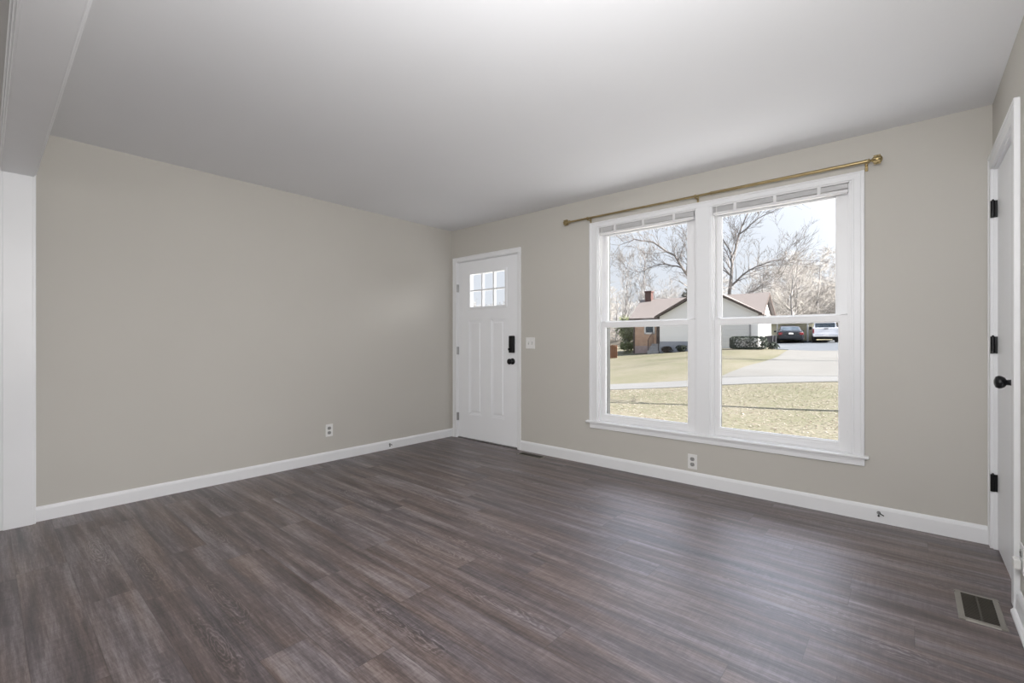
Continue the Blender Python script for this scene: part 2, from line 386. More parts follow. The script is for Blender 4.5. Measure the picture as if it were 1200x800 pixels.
# ------------------------------------------------------------------ windows
def window(idx, x0, x1, name_label, wr_):
    w = empty('window_%d' % idx, (0, 0, 0), label=name_label, cat='window', kind='structure')
    # jamb liner (frame) with stops
    b = MB(); t = .016
    b.box(x0, -.004, Z0-.03, x0+t, WT+.01, Z1, .001); b.box(x1-t, -.004, Z0-.03, x1, WT+.01, Z1, .001)
    b.box(x0+t, -.004, Z1-.012, x1-t, WT+.01, Z1, .001); b.box(x0+t, .026, Z0-.03, x1-t, WT+.03, Z0+.004, .001)
    for s, xa in ((1, x0+t), (-1, x1-t)):
        b.box(xa, .068, Z0, xa+s*.010, .074, Z1-.012); b.box(xa, .014, Z0, xa+s*.008, .028, Z1-.012, .001)
    b.build('window_frame', M['vinyl'], w)
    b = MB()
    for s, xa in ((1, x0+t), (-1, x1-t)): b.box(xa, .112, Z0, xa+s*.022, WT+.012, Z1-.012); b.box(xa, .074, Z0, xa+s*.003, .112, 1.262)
    b.build('outer_frame_strip', M['strip_grey'], w)  # dark grey strips along the outer frame sides
    L0, L1 = x0+t+.003, x1-t-.003
    def sash(name, ya, yb, za, zb, wl, wr, wb, wt_, xa, xb):
        s_ = MB()
        s_.box(xa, ya, za, xa+wl, yb, zb, .003); s_.box(xb-wr, ya, za, xb, yb, zb, .003)
        s_.box(xa+wl-.004, ya+.0006, za+.0006, xb-wr+.004, yb-.0006, za+wb, .003); s_.box(xa+wl-.004, ya+.0006, zb-wt_, xb-wr+.004, yb-.0006, zb-.0006, .003)
        gy = (ya+yb)/2
        # glazing bead
        e = .006
        s_.box(xa+wl-.001, gy-.0083, za+wb-.001, xa+wl+e, gy+.0083, zb-wt_+.001); s_.box(xb-wr-e, gy-.0083, za+wb-.001, xb-wr+.001, gy+.0083, zb-wt_+.001)
        s_.box(xa+wl+e, gy-.008, za+wb-.001, xb-wr-e, gy+.008, za+wb+e); s_.box(xa+wl+e, gy-.008, zb-wt_-e, xb-wr-e, gy+.008, zb-wt_+.001)
        so_ = s_.build(name, M['vinyl'], w)
        MB().box(xa+wl-.001, gy-.002, za+wb-.001, xb-wr+.001, gy+.002, zb-wt_+.001).build('pane', M['pane_glass'], so_)
        return so_
    lo = sash('lower_sash', .030, .066, Z0+.004, 1.303, .038, wr_[0], .056, .044, L0, L1)
    sash('upper_sash', .076, .110, 1.268, Z1-.012, .036, wr_[1], .040, .060, L0, L1)
    # sash lift lip and tilt latches on the lower sash, small side stops on the jamb
    MB().box(L0+.06, .026, Z0+.036, L1-.06, .031, Z0+.041, .001).build('sash_lift', M['vinyl'], lo)
    for xx in (L0+.012, L1-.047): MB().box(xx, .020, 1.303, xx+.035, .052, 1.309, .002).build('tilt_latch', M['vinyl'], lo)
    for xx in (x0+t+.008, x1-t-.014): MB().box(xx, .012, .505, xx+.006, .024, .545, .001).build('sash_stop', M['vinyl'], w)
    return w
window(1, A0, A1, 'left half of the double white sash window, nearer the front door', (.064, .086))
window(2, B0, B1, 'right half of the double white sash window, nearer the closet door', (.054, .074))

# window casing
b = MB()
def leg_(xa, xb, side):
    b.box(xa+.002, -.016, Z0-.006, xb-.002, 0, 2.206, .003)
    if side: # raised outer back-band and inner bead
        o_, i_ = (xa, xb) if side < 0 else (xb, xa)
        s = 1 if side < 0 else -1
        b.box(o_, -.023, Z0-.006, o_+s*.020, 0, 2.211, .004); b.box(i_-s*.014, -.019, Z0-.006, i_, 0, Z1, .003)
leg_(1.908, 1.990, -1); leg_(3.848, 3.915, 1); leg_(2.872, 2.976, 0)
b.box(1.911, -.0165, Z1-.004, 3.912, 0, 2.207, .003); b.box(1.9095, -.021, 2.196, 3.9135, 0, 2.2095, .003)
b.box(2.866, -.012, Z0, 2.878, .026, Z1-.002, .002); b.box(2.970, -.012, Z0, 2.982, .026, Z1-.002, .002)
tw = struct(b.build('trim_2', M['trim_paint']), 'white casing and sill around the double window', 'window casing')
b = MB(); b.box(1.878, -.036, .385, 3.938, .03, .4045, .006); b.build('stool', M['trim_paint'], tw)
b = MB(); b.box(1.912, -.016, .338, 3.916, 0, .386, .003); b.box(1.912, -.021, .370, 3.916, 0, .386, .004); b.build('apron', M['trim_paint'], tw)

# blinds drawn up under the window heads
def blind(x0, x1, label, tilt, n_slats, wand_x, wand_end):
    root = empty('window_blind', ((x0+x1)/2, .0, Z1), label=label, cat='blind', group='blinds drawn up in the double window')
    w = (x1-x0)/2-.004
    MB().box(-w, -.010, -.016, w, .024, -.0125+.012, .002).build('headrail', M['blind_white'], root)
    b = MB()
    for k in range(n_slats):
        z = -.020-k*(.034/n_slats)
        # slightly crowned slat
        th = .034/n_slats*.62; p = [(-.012, -.0016), (.006, .0002), (.024, -.0016), (.024, -.0016-th), (.006, -th), (-.012, -.0016-th)]
        vs_ = []
        for xx, f in ((-w+.004, -tilt), (w-.004, tilt)):
            vs_ += [(xx, yy, z+zz+f*(k/n_slats)) for yy, zz in p]
        n = len(p); b.add(vs_, [tuple(range(n)), tuple(range(n, 2*n))[::-1]]+[(i, n+i, n+(i+1) % n, (i+1) % n) for i in range(n)])
    b.build('slats', M['blind_white'], root)
    MB().box(-w+.003, -.013, -.078, w-.003, .025, -.058, .004).build('bottom_rail', M['blind_white'], root)
    for f in (-.62, 0.0, .62):
        MB().box(f*w-.010, -.0155, -.072, f*w+.010, -.0125, -.014, .001).build('ladder_tape', M['blind_white'], root)
    wb = MB(); wx = wand_x-(x0+x1)/2
    wb.cyl((wx, -.014, -.016), (wx, -.019, wand_end-Z1), .0032, n=6); wb.cyl((wx, -.019, wand_end-Z1-.002), (wx, -.019, wand_end-Z1+.05), .0048, n=6)
    wb.build('tilt_wand', M['plastic_white'], root)
blind(A0+.016, A1-.016, 'white blind drawn up in the left window with thin tilt wand', .001, 5, 2.035, 1.37)
blind(B0+.016, B1-.016, 'white blind drawn up in the right window, thicker slat stack', .004, 9, 3.022, 1.32)

# curtain rod
RY = -.075
root = empty('curtain_rod', (2.84, RY, 2.243), label='thin brass curtain rod with round finials above the double window', cat='curtain rod')
b = MB().cyl((1.735-2.84, 0, 0), (3.05-2.84, 0, 0), .0085, n=12); b.cyl((3.0-2.84, 0, 0), (3.935-2.84, 0, 0), .0105, n=12)
b.cyl((2.995-2.84, 0, 0), (3.01-2.84, 0, 0), .012, n=12); b.build('rod', M['brass'], root)
def finial(s, x):
    prof = [(.009, 0), (.014, .002), (.014, .008), (.008, .011), (.007, .018), (.013, .022), (.022, .030), (.027, .042), (.027, .050), (.022, .062), (.012, .070), (.003, .072)]
    b = MB().lathe(prof, (x-2.84, 0, 0), (s, 0, 0), 16)
    for k in range(8):   # flutes on the knob
        a = k*math.pi/4; p = Vector((x-2.84+s*.046, math.cos(a)*.024, math.sin(a)*.024))
        b.cyl(p-Vector((s*.018, 0, 0)), p+Vector((s*.016, 0, 0)), .004, .004, 6)
    b.build('finial', M['brass'], root)
finial(1, 3.935); finial(-1, 1.737)
for x in (1.925, 2.885, 3.925):
    b = MB(); xx = x-2.84
    b.box(xx-.008, -RY-.016-.004, -.045, xx+.008, -RY-.016, .008, .002); b.box(xx-.005, -.004, -.016, xx+.005, -RY-.016, -.009, .001)
    b.lathe([(.013, -.006), (.013, .006)], (xx, 0, 0), (1, 0, 0), 12); b.cyl((xx, 0, -.010), (xx, 0, -.020), .004, n=8)
    b.build('bracket', M['brass'], root)

# ------------------------------------------------------------------ front door
d = empty('door_1', (.571, 0, 0), label='white front door with six small panes and black lock', cat='door', kind='structure')
X = lambda x: x-.571
b = MB()
b.box(X(D0), -.004, 0, X(D0+.017), WT, DZ, .001); b.box(X(D1-.017), -.004, 0, X(D1), WT, DZ, .001); b.box(X(D0), -.004, DZ-.015, X(D1), WT, DZ, .001)
b.box(X(D0), .056, 0, X(D0+.03), .07, DZ); b.box(X(D1-.03), .056, 0, X(D1), .07, DZ); b.box(X(D0), .056, DZ-.03, X(D1), .07, DZ)
b.build('jamb', M['trim_paint'], d)
b = MB()
b.box(X(.042), -.016, 0, X(D0+.006), 0, 2.100, .004); b.box(X(D1-.006), -.016, 0, X(1.079), 0, 2.100, .004); b.box(X(.041), -.0165, DZ-.008, X(1.080), 0, 2.104, .004)
b.box(X(.039), -.020, 0, X(.052), 0, 2.106, .004); b.box(X(1.069), -.020, 0, X(1.082), 0, 2.106, .004); b.box(X(.0375), -.0205, 2.092, X(1.0835), 0, 2.108, .004)
b.build('casing', M['trim_paint'], d)
b = MB(); b.box(X(D0), .0, 0, X(D1), WT, .012, .004); b.build('threshold', M['steel'], d)
# slab built as stiles / rails around the lite and the two panels
SX0, SX1, SZ0, SZ1 = .1155, 1.027, .016, 2.047
yf, yb_ = .006, .050
LX0, LX1, LZ0, LZ1 = .318, .852, 1.522, 1.893    # daylight of the lite
P1, P2_, PZ0, PZ1 = (.292, .503), (.642, .853), .290, 1.375
b = MB()
def slab(xa, xb, za, zb): b.box(X(xa), yf, za, X(xb), yb_, zb)
slab(SX0, P1[0], SZ0, SZ1); slab(P2_[1], SX1, SZ0, SZ1); slab(P1[0], P2_[1], SZ0, PZ0); slab(P1[1], P2_[0], PZ0, PZ1)
slab(P1[0], P2_[1], PZ1, LZ0); slab(P1[0], P2_[1], LZ1, SZ1); slab(P1[0], LX0, LZ0, LZ1)
slab(LX1, P2_[1], LZ0, LZ1) if LX1 < P2_[1] else None
for pa, pb in (P1, P2_):   # recessed moulded panels
    b.box(X(pa), yf+.010, PZ0, X(pb), yb_, PZ1)
    for e, y in ((.0, .004), (.012, .007)):
        b.box(X(pa+e), yf+y, PZ0+e, X(pa+e+.012), yb_, PZ1-e, .002); b.box(X(pb-e-.012), yf+y, PZ0+e, X(pb-e), yb_, PZ1-e, .002)
        b.box(X(pa+e), yf+y, PZ0+e, X(pb-e), yb_, PZ0+e+.012, .002); b.box(X(pa+e), yf+y, PZ1-e-.012, X(pb-e), yb_, PZ1-e, .002)
    b.box(X(pa+.040), yf+.003, PZ0+.040, X(pb-.040), yb_, PZ1-.040, .006)
sl_ = b.build('door_leaf', M['door_paint'], d)
b = MB(); e = .034; yy = -.004
b.box(X(LX0-e), yy, LZ0-e*.8, X(LX0), yf+.004, LZ1+e*.8, .004); b.box(X(LX1), yy, LZ0-e*.8, X(LX1+e*.85), yf+.004, LZ1+e*.8, .004)
b.box(X(LX0-.002), yy+.0006, LZ0-e*.8, X(LX1+.002), yf+.004, LZ0, .004); b.box(X(LX0-.002), yy+.0006, LZ1, X(LX1+.002), yf+.004, LZ1+e*.8, .004)
li = b.build('lite_frame', M['door_paint'], d)
MB().box(X(LX0-.003), .026, LZ0-.003, X(LX1+.003), .030, LZ1+.003).build('pane', M['pane_glass'], li)
b = MB(); w = (LX1-LX0)
for k in (1, 2): b.box(X(LX0+w*k/3-.010), .010, LZ0, X(LX0+w*k/3+.010), .046, LZ1, .003)
b.box(X(LX0), .0106, (LZ0+LZ1)/2-.009, X(LX1), .0454, (LZ0+LZ1)/2+.009, .003)
b.build('muntins', M['door_paint'], li)
for z in (1.75, 1.02, .25):
    b = MB().cyl((X(.111), -.008, z-.045), (X(.111), -.008, z+.045), .0085, n=10); b.box(X(.100), -.004, z-.045, X(.124), .007, z+.045, .001)
    b.build('hinge', M['steel'], d)
# electronic deadbolt and knob
b = MB().box(X(.925), -.026, 1.008, X(.992), yf, 1.188, .008); lk = b.build('deadbolt_housing', M['black_metal'], d)
MB().box(X(.936), -.034, 1.030, X(.950), -.024, 1.062, .004).cyl((X(.943), -.020, 1.046), (X(.943), -.040, 1.046), .012, n=12).build('thumb_turn', M['black_metal'], lk)
b = MB().lathe([(.033, 0), (.033, .006), (.026, .010), (.013, .014), (.012, .030), (.024, .036), (.030, .048), (.030, .056), (.024, .064), (.0, .066)], (X(.957), yf, .917), (0, -1, 0), 24)
b.build('knob', M['black_metal'], d)

# ------------------------------------------------------------------ closet door at right
d = empty('door_2', (RX, -.41, 0), label='plain white closet door with black hinges and knob at right edge', cat='door', kind='structure')
Y = lambda y: y+.41
b = MB()
b.box(-.003, Y(CY0-.016), 0, .12, Y(CY0), CZ, .001); b.box(-.003, Y(CY1), 0, .12, Y(CY1+.016), CZ, .001); b.box(-.003, Y(CY1), CZ-.015, .12, Y(CY0), CZ, .001)
b.build('jamb', M['trim_paint'], d)
b = MB()
b.box(-.016, Y(-.0001), 0, 0, Y(CY0-.008), 2.138, .003); b.box(-.016, Y(CY1+.010), 0, 0, Y(-.846), 2.138, .003); b.box(-.0165, Y(-.0001), CZ-.008, 0, Y(-.847), 2.140, .003)
b.box(-.020, Y(-.0001), 0, 0, Y(-.016), 2.14, .003); b.box(-.020, Y(-.834), 0, 0, Y(-.850), 2.14, .003); b.box(-.0205, Y(-.0001), 2.126, 0, Y(-.8485), 2.144, .003)
b.build('casing', M['trim_paint'], d)
b = MB(); b.box(.012, Y(CY0-.019), .012, .047, Y(CY1+.019), CZ-.018, .002); b.build('door_leaf', M['door_paint'], d)
for z in (1.845, 1.108, .360):
    b = MB().cyl((-.006, Y(CY0-.019), z-.046), (-.006, Y(CY0-.019), z+.046), .009, n=10); b.box(-.016, Y(CY0-.0215), z-.046, .014, Y(CY0-.0160), z+.046, .001)
    b.cyl((-.006, Y(CY0-.019), z+.046), (-.006, Y(CY0-.019), z+.053), .006, .003, n=8)
    b.build('hinge', M['black_metal'], d)
b = MB().lathe([(.034, 0), (.034, .005), (.024, .010), (.014, .014), (.012, .034), (.022, .040), (.028, .050), (.029, .058), (.024, .068), (.010, .073), (.0, .0735)], (.012, Y(-.685), .945), (-1, 0, 0), 24)
b.build('knob', M['black_metal'], d)

# ------------------------------------------------------------------ outlets, switch, jacks, registers
def outlet(loc, rz, label, group=None):
    """plate in local XZ, facing -Y"""
    root = empty('wall_outlet', loc, rz, label=label, cat='outlet')
    MB().box(-.036, -.006, -.058, .036, 0, .058, .004).build('cover_plate', M['plastic_white'], root)
    for z in (.021, -.021):
        bm = bmesh.new(); bmesh.ops.create_cone(bm, cap_ends=True, segments=20, radius1=.0175, radius2=.0165, depth=.004)
        for v in bm.verts: v.co.y = max(-.0145, min(.0145, v.co.y))
        bb = MB().bm(bm, Matrix.Translation((0, -.0075, z)) @ Matrix.Rotation(R(90), 4, 'X')); so_ = bb.build('socket', M['socket_grey'], root)
        s_ = MB(); s_.box(-.0075, -.0105, z-.001, -.0050, -.0090, z+.008); s_.box(.0050, -.0105, z-.001, .0075, -.0090, z+.007); s_.cyl((0, -.0090, z-.008), (0, -.0105, z-.008), .003, n=10)
        s_.build('slots', M['slot_dark'], so_)
    MB().cyl((0, -.005, 0), (0, -.0075, 0), .003, n=10).build('screw', M['plastic_white'], root)
    return root
outlet((2.838, 0, .181), 0, 'white duplex outlet under the double window, just above baseboard')
outlet((0, -1.53, .291), R(90), 'white duplex outlet on the blank left wall')
o = outlet((RX, -.915, .25), R(-90), 'white outlet with a plug at the extreme right edge, past closet door')
MB().box(-.022, -.030, -.040, .022, -.009, -.002, .004).build('plug', M['plastic_white'], o)
root = empty('light_switch', (1.205, 0, 1.110), label='white two gang light switch plate right of the front door', cat='light switch')
MB().box(-.058, -.006, -.058, .058, 0, .058, .004).build('cover_plate', M['plastic_white'], root)
for x, s in ((-.023, 1), (.023, -1)):
    MB().box(x-.006, -.0072, -.013, x+.006, -.0055, .013, .001).build('switch_slot', M['socket_grey'], root)
    bb = MB(); bb.prism([(-.005, -.006), (-.005, .006), (-.018, s*.010+.003), (-.018, s*.010-.003)], 0, x-.004, x+.004); bb.build('toggle', M['plastic_white'], root)
def jack(loc, rz, label):
    root = empty('cable_jack', loc, rz, label=label, cat='cable jack')
    MB().lathe([(.010, 0), (.010, .003), (.0055, .004), (.0055, .014), (.003, .016)], (0, 0, 0), (0, -1, 0), 10).build('connector', M['steel'], root)
    MB().cyl((.002, -.006, .0), (.026, -.010, -.012), .003, n=6).cyl((-.004, -.004, -.016), (.004, -.006, -.020), .006, n=8).build('cable_stub', M['slot_dark'], root)
jack((0.0125, -.872, .052), R(90), 'small cable jack on the left baseboard near the front door')
jack((3.985, -.0125, .062), 0, 'small cable jack on the baseboard below the window, right end')
def register(loc, rz, L, W, rim, label, dark):
    root = empty('floor_register', loc, rz, label=label, cat='floor vent')
    a, w = L/2, W/2
    b = MB()
    b.prism([(-a, .0), (-a+.004, .005), (-a+rim, .006), (-a+rim, .0)], 1, -w, w); b.prism([(a, .0), (a-.004, .005), (a-rim, .006), (a-rim, .0)], 1, -w, w)
    b.prism([(-w, .0), (-w+.004, .005), (-w+rim, .006), (-w+rim, .0)], 0, -a, a); b.prism([(w, .0), (w-.004, .005), (w-rim, .006), (w-rim, .0)], 0, -a, a)
    b.build('rim', M['register_tan'], root)
    MB().box(-a+rim, -w+rim, .0002, a-rim, w-rim, .0006).build('damper', M['duct_dark'], root)
    b = MB(); n = int((L-2*rim)/.012)
    for k in range(n+1):
        x = -a+rim+(L-2*rim)*k/n; b.box(x-.0022, -w+rim, .0008, x+.0022, w-rim, .0045)
    b.box(-a+rim, -.003, .0008, a-rim, .003, .0052); b.build('louvers', M['register_tan'] if not dark else M['register_dark'], root)
register((4.352, -.918, 0), R(90), .285, .140, .020, 'tan metal floor vent in front of the closet door', True)
register((1.305, -.118, 0), 0, .300, .105, .014, 'slim tan floor vent beside the front door under the baseboard', True)

# ------------------------------------------------------------------ outside: terrain
CP = np.array([(2.93, 8.40, -.40), (-1.63, 6.80, -.48), (-3.84, 10.80, -.58), (-1.44, 11.60, -.38), (-.33, 11.90, -.27), (2.49, 12.90, -.07), (-5.33, 13.50, -.68), (-2.54, 14.60, -.44), (-1.39, 15.60, -.29), (2.12, 16.60, -.14), (-8.91, 20.0, -.44), (-11.87, 26.0, -.15), (-11.38, 30.6, .27), (-9.22, 30.3, .37), (-4.94, 28.0, .61), (-2.90, 28.5, .66), (-2.65, 20.0, .06), (-1.37, 21.0, .06), (-.44, 24.0, .22), (1.33, 24.5, .23), (-.85, 29.2, .56), (.79, 30.0, .57), (-2.95, 38.5, .97), (-.92, 39.5, 1.01),
    (8, 5, -.35), (-6, 3, -.5), (0, .3, -.5), (5, .3, -.5), (10, 14, .1), (-14, 12, -.9), (-22, 22, -.7), (-24, 34, -.2), (12, 30, .8), (14, 40, 1.3), (-12, 42, .9), (-24, 48, .6), (2, 48, 1.6), (-6, 48, 1.4), (16, 50, 1.9), (-12, 2, -.8), (14, .3, -.3), (-14, .3, -.8)])
def tps_fit(P):
    n = len(P); d2 = ((P[:, None, :2]-P[None, :, :2])**2).sum(-1)
    K = .5*d2*np.log(d2+1e-9)+np.eye(n)*.05; A = np.hstack([np.ones((n, 1)), P[:, :2]])
    S = np.block([[K, A], [A.T, np.zeros((3, 3))]]); return np.linalg.solve(S, np.concatenate([P[:, 2], np.zeros(3)]))
TW = tps_fit(CP)
def gz(x, y):
    x = np.asarray(x, float); y = np.asarray(y, float)
    d2 = (x[..., None]-CP[:, 0])**2+(y[..., None]-CP[:, 1])**2
    return (.5*d2*np.log(d2+1e-9))@TW[:-3]+TW[-3]+TW[-2]*x+TW[-1]*y
def patch(name, mat_, fx, n, mlen, lift, thick=.0):
    """ground sheet: fx(s,t)->(x,y) over a unit grid, laid on the terrain"""
    S, T = np.meshgrid(np.linspace(0, 1, n), np.linspace(0, 1, mlen), indexing='ij'); xx, yy = fx(S, T); zz = gz(xx, yy)+lift
    vs_ = np.stack([xx, yy, zz], -1).reshape(-1, 3).tolist()
    fs_ = [(i*mlen+j, (i+1)*mlen+j, (i+1)*mlen+j+1, i*mlen+j+1) for i in range(n-1) for j in range(mlen-1)]
    b = MB(); b.add(vs_, fs_, True)
    if lift > 0:
        ring = [i*mlen for i in range(n)]+[(n-1)*mlen+j for j in range(1, mlen)]+[i*mlen+mlen-1 for i in range(n-2, -1, -1)]+[j for j in range(mlen-2, 0, -1)]
        sk = [vs_[k] for k in ring]; m_ = len(sk)
        b.add(sk+[(x, y, z-.25) for x, y, z in sk], [(k, (k+1) % m_, m_+(k+1) % m_, m_+k) for k in range(m_)])
    return b.build(name, mat_)
o = patch('lawn', M['grass'], lambda s, t: (-26+44*s, .2+49*t), 70, 80, 0.)
struct(o, 'straw coloured winter lawn rolling up from the window to the house', 'lawn')
struct(patch('reflector', M['reflector_pale'], lambda s, t: (-5+13*s, WT+.02+3.6*t), 30, 12, .03), 'pale concrete patio added unseen under the window to bounce sunlight indoors', 'reflector')  # unseen pale ground sheet added to throw sunlight up through the window
def lerp(a, b_, t): return a+(b_-a)*t
near = [(-9., 9.6), (-3.84, 10.8), (-1.44, 11.6), (-.33, 11.9), (2.49, 12.9), (9, 15.0)]; far = [(-11., 12.3), (-5.33, 13.5), (-2.54, 14.6), (-1.39, 15.6), (2.12, 16.6), (8.0, 18.6)]
def poly(pts, s):
    pts = np.array(pts); k = np.linspace(0, 1, len(pts)); return np.interp(s, k, pts[:, 0]), np.interp(s, k, pts[:, 1])
def strip(A_, B_):
    def f(s, t):
        xa, ya = poly(A_, s); xb, yb2 = poly(B_, s); return lerp(xa, xb, t), lerp(ya, yb2, t)
    return f
struct(patch('street', M['road_grey'], strip(near, far), 60, 14, .022), 'pale grey street crossing outside the window', 'street')
dl_ = [(-1.6, 15.3), (-1.62, 17.2), (-1.42, 20.4), (-1.25, 24.5), (-1.5, 28.9)]; dr_ = [(3.4, 16.9), (3.4, 19.5), (3.8, 22.0), (4.2, 26.0), (4.6, 31.0)]
struct(patch('driveway', M['driveway_grey'], strip(dl_, dr_), 40, 20, .032), 'pale concrete driveway leading up to the parked vehicles', 'driveway')
pl_ = [(-2.2, 28.8), (-3.6, 34.), (-5., 42.)]; pr_ = [(4.6, 30.9), (5., 36.), (5., 45.)]
struct(patch('parking_pad', M['pad_blue_grey'], strip(pl_, pr_), 24, 20, .030), 'blue grey pad under the parked sedan and pickup', 'parking pad')
# wooded hillside far behind
def hill(s, t):
    return -135+195*s, 47+75*t
S, T = np.meshgrid(np.linspace(0, 1, 76), np.linspace(0, 1, 24), indexing='ij'); xx, yy = hill(S, T)
zz = 1.0+np.clip((xx+30)/45, 0, 1)*.4+(T**1.15)*(5.0+11.0*(1/(1+np.exp(-(xx+14)/5.))))+.5*np.sin(xx*.35)*T
def hill_z(x, y):
    t = (y-47)/75.; return 1.0+min(1, max(0, (x+30)/45))*.4+(max(0, t)**1.15)*(5.0+11.0*(1/(1+math.exp(-(x+14)/5.))))+.5*math.sin(x*.35)*t
yy[:, 0] = 46.5; zz[:, 0] = -3.
vs_ = np.stack([xx, yy, zz], -1).reshape(-1, 3).tolist()
b = MB(); b.add(vs_, [(i*24+j, (i+1)*24+j, (i+1)*24+j+1, i*24+j+1) for i in range(75) for j in range(23)], True)
struct(b.build('hillside', M['hillside']), 'brown leaf covered hillside rising behind the neighbouring house', 'hill')

# fallen leaves on the near lawn
rnd = random.Random(4)
N = 16000; b = MB(); lx = np.array([rnd.uniform(-6, 6.5) for _ in range(N)]); ly = np.array([rnd.uniform(2.2, 12.6) for _ in range(N)])
ok = ly < np.interp(lx, [p[0] for p in near], [p[1] for p in near])-.1
lx, ly = lx[ok], ly[ok]; lz = gz(lx, ly)+.008
for x, y, z in zip(lx, ly, lz):
    a = rnd.uniform(0, 6.28); L = rnd.uniform(.014, .030); w = L*.6; c, s = math.cos(a), math.sin(a); h = rnd.uniform(.0, .012)
    P = [(-L, 0, 0), (0, -w, h), (L, 0, .008), (0, w, h*.6), (0, 0, .004)]
    b.add([(x+c*p-s*q, y+s*p+c*q, z+r_) for p, q, r_ in P], [(0, 1, 4), (1, 2, 4), (2, 3, 4), (3, 0, 4)])
tag(b.build('fallen_leaves', M['fallen_leaf']), 'tan fallen leaves scattered over the near lawn', 'fallen leaves', kind='stuff')

# ------------------------------------------------------------------ neighbour house
hs = empty('house', (-3.17, 29.72, 0), R(3), label='single storey house with brick entry and pale gabled garage across the street', cat='house')
GL, GR = -6.78, -.22; FT = 1.13; EZ = 2.98; GPX, GPZ = -3.5, 4.72
def lap(b, x0, x1, y, z0, z1, step=.16, flip=1):
    z = z0
    while z < z1-.01:
        zt = min(z+step, z1); b.prism([(y-.018, z), (y, zt), (y+.03, zt), (y+.03, z)], 0, x0, x1); z += step
b = MB(); b.box(GL, .04, .15, GR, 5.0, 2.70)
lap(b, GL, -3.55, 0, FT, EZ+.05); lap(b, -.66, GR, 0, .55, EZ+.05); lap(b, -3.55, -.66, 0, 2.72, EZ+.05)
for k in range(12):  # gable courses
    z = EZ+.05+k*.14; f = 1-(z-EZ)/(GPZ-EZ)
    if f <= .03: break
    f2 = 1-(z+.14-EZ)/(GPZ-EZ); hw = 3.28
    b.add([(GPX-hw*f, -.018, z), (GPX+hw*f, -.018, z), (GPX+hw*max(f2, 0), 0, z+.14), (GPX-hw*max(f2, 0), 0, z+.14), (GPX-hw*f, .2, z), (GPX+hw*f, .2, z), (GPX+hw*max(f2, 0), .2, z+.14), (GPX-hw*max(f2, 0), .2, z+.14)],
          [(0, 1, 2, 3), (5, 4, 7, 6), (0, 4, 5, 1), (1, 5, 6, 2), (2, 6, 7, 3), (3, 7, 4, 0)])
b.build('siding', M['siding'], hs)
MB().box(GL-.01, -.012, -.1, -3.55, .05, FT).build('foundation_wall', M['foundation'], hs); MB().box(-.66, -.012, .2, GR+.01, .05, .62).build('foundation_wall', M['foundation'], hs)
b = MB()
for k in range(5): b.box(-3.42, .02, .62+k*.42, -.76, .05, .62+k*.42+.405, .012)
gd = b.build('garage_door', M['house_trim'], hs)
b = MB(); b.box(-.76, -.03, .6, -.64, .06, 2.74); b.box(-3.55, -.03, .6, -3.42, .06, 2.74); b.box(-3.55, -.03, 2.68, -.64, .06, 2.80); b.build('garage_trim', M['concrete_step'], hs)
# end wall on the right and its small gable
b = MB(); b.prism([(.0, .3), (4.9, .3), (4.9, 2.74), (2.45, 4.36), (.0, 2.74)], 0, GR-.02, GR+.015); b.build('end_wall', M['siding'], hs)
# brick entry wall
BX0 = -9.2
b = MB(); b.box(BX0, .90, -.2, GL+.1, 5.0, 2.86); b.build('brick_wall', M['brick'], hs)
b = MB(); b.box(BX0-.02, .885, -.2, GL, .92, .78); b.build('brick_base', M['mauve_brick'], hs)
b = MB(); b.box(BX0-.03, .87, -.2, BX0+.10, .93, 2.86); b.build('corner_board', M['fascia'], hs)
b = MB(); b.box(-8.32, .84, 1.70, -7.48, .93, 1.82); b.box(-8.32, .84, 1.70, -8.20, .93, 2.86); b.box(-7.60, .84, 1.70, -7.48, .93, 2.86); b.box(-8.32, .84, 2.74, -7.48, .93, 2.86)
hw_ = b.build('window_frame', M['house_trim'], hs); MB().box(-8.22, .88, 1.80, -7.58, .90, 2.76).build('pane', M['car_glass'], hw_)
b = MB(); b.box(-7.36, .86, .95, -6.92, .91, 2.70, .01); dd = b.build('entry_door', M['fascia'], hs)
MB().cyl((-7.0, .86, 1.75), (-7.0, .80, 1.75), .03, n=8).build('knob', M['brass'], dd)
b = MB()
for k in range(4): b.box(-7.65, .90-.28*(4-k), -.1, -6.80, .95, .28+.17*(k+1))
st = b.build('entry_steps', M['concrete_step'], hs)
for x in (-7.62, -6.84):
    b = MB(); b.cyl((x, -.15, .4), (x, -.15, 1.25), .02, n=6); b.cyl((x, .82, .9), (x, .82, 1.85), .02, n=6); b.cyl((x, -.15, 1.25), (x, .82, 1.85), .022, n=6)
    for k in range(4): b.cyl((x, -.15+.2*(k+.5), .5+.12*k), (x, -.15+.2*(k+.5), 1.25+.13*k), .010, n=5)
    b.build('stair_rail', M['rail_iron'], st)
# roofs
def slope(b, pts, t=.10):
    n = len(pts); b.add([p for p in pts]+[(x, y, z-t) for x, y, z in pts], [tuple(range(n)), tuple(range(n, 2*n))[::-1]]+[(k, n+k, n+(k+1) % n, (k+1) % n) for k in range(n)])
RXL, RXR = -9.42, .06
b = MB()
slope(b, [(RXL, .55, 2.92), (RXR, .10, 2.96), (RXR, 2.5, 4.56), (RXL, 2.9, 4.56)]); slope(b, [(RXL, 5.4, 2.9), (RXR, 5.3, 2.9), (RXR, 2.5, 4.56), (RXL, 2.9, 4.56)])
b.build('main_roof', M['shingle'], hs)
b = MB()
slope(b, [(GPX-3.55, -.32, 3.00), (GPX, -.32, 4.95), (GPX, 3.2, 4.95), (GPX-3.55, 3.2, 3.00)]); slope(b, [(GPX+3.55, -.32, 3.00), (GPX, -.32, 4.95), (GPX, 3.2, 4.95), (GPX+3.55, 3.2, 3.00)])
b.build('gable_roof', M['shingle'], hs)
b = MB()
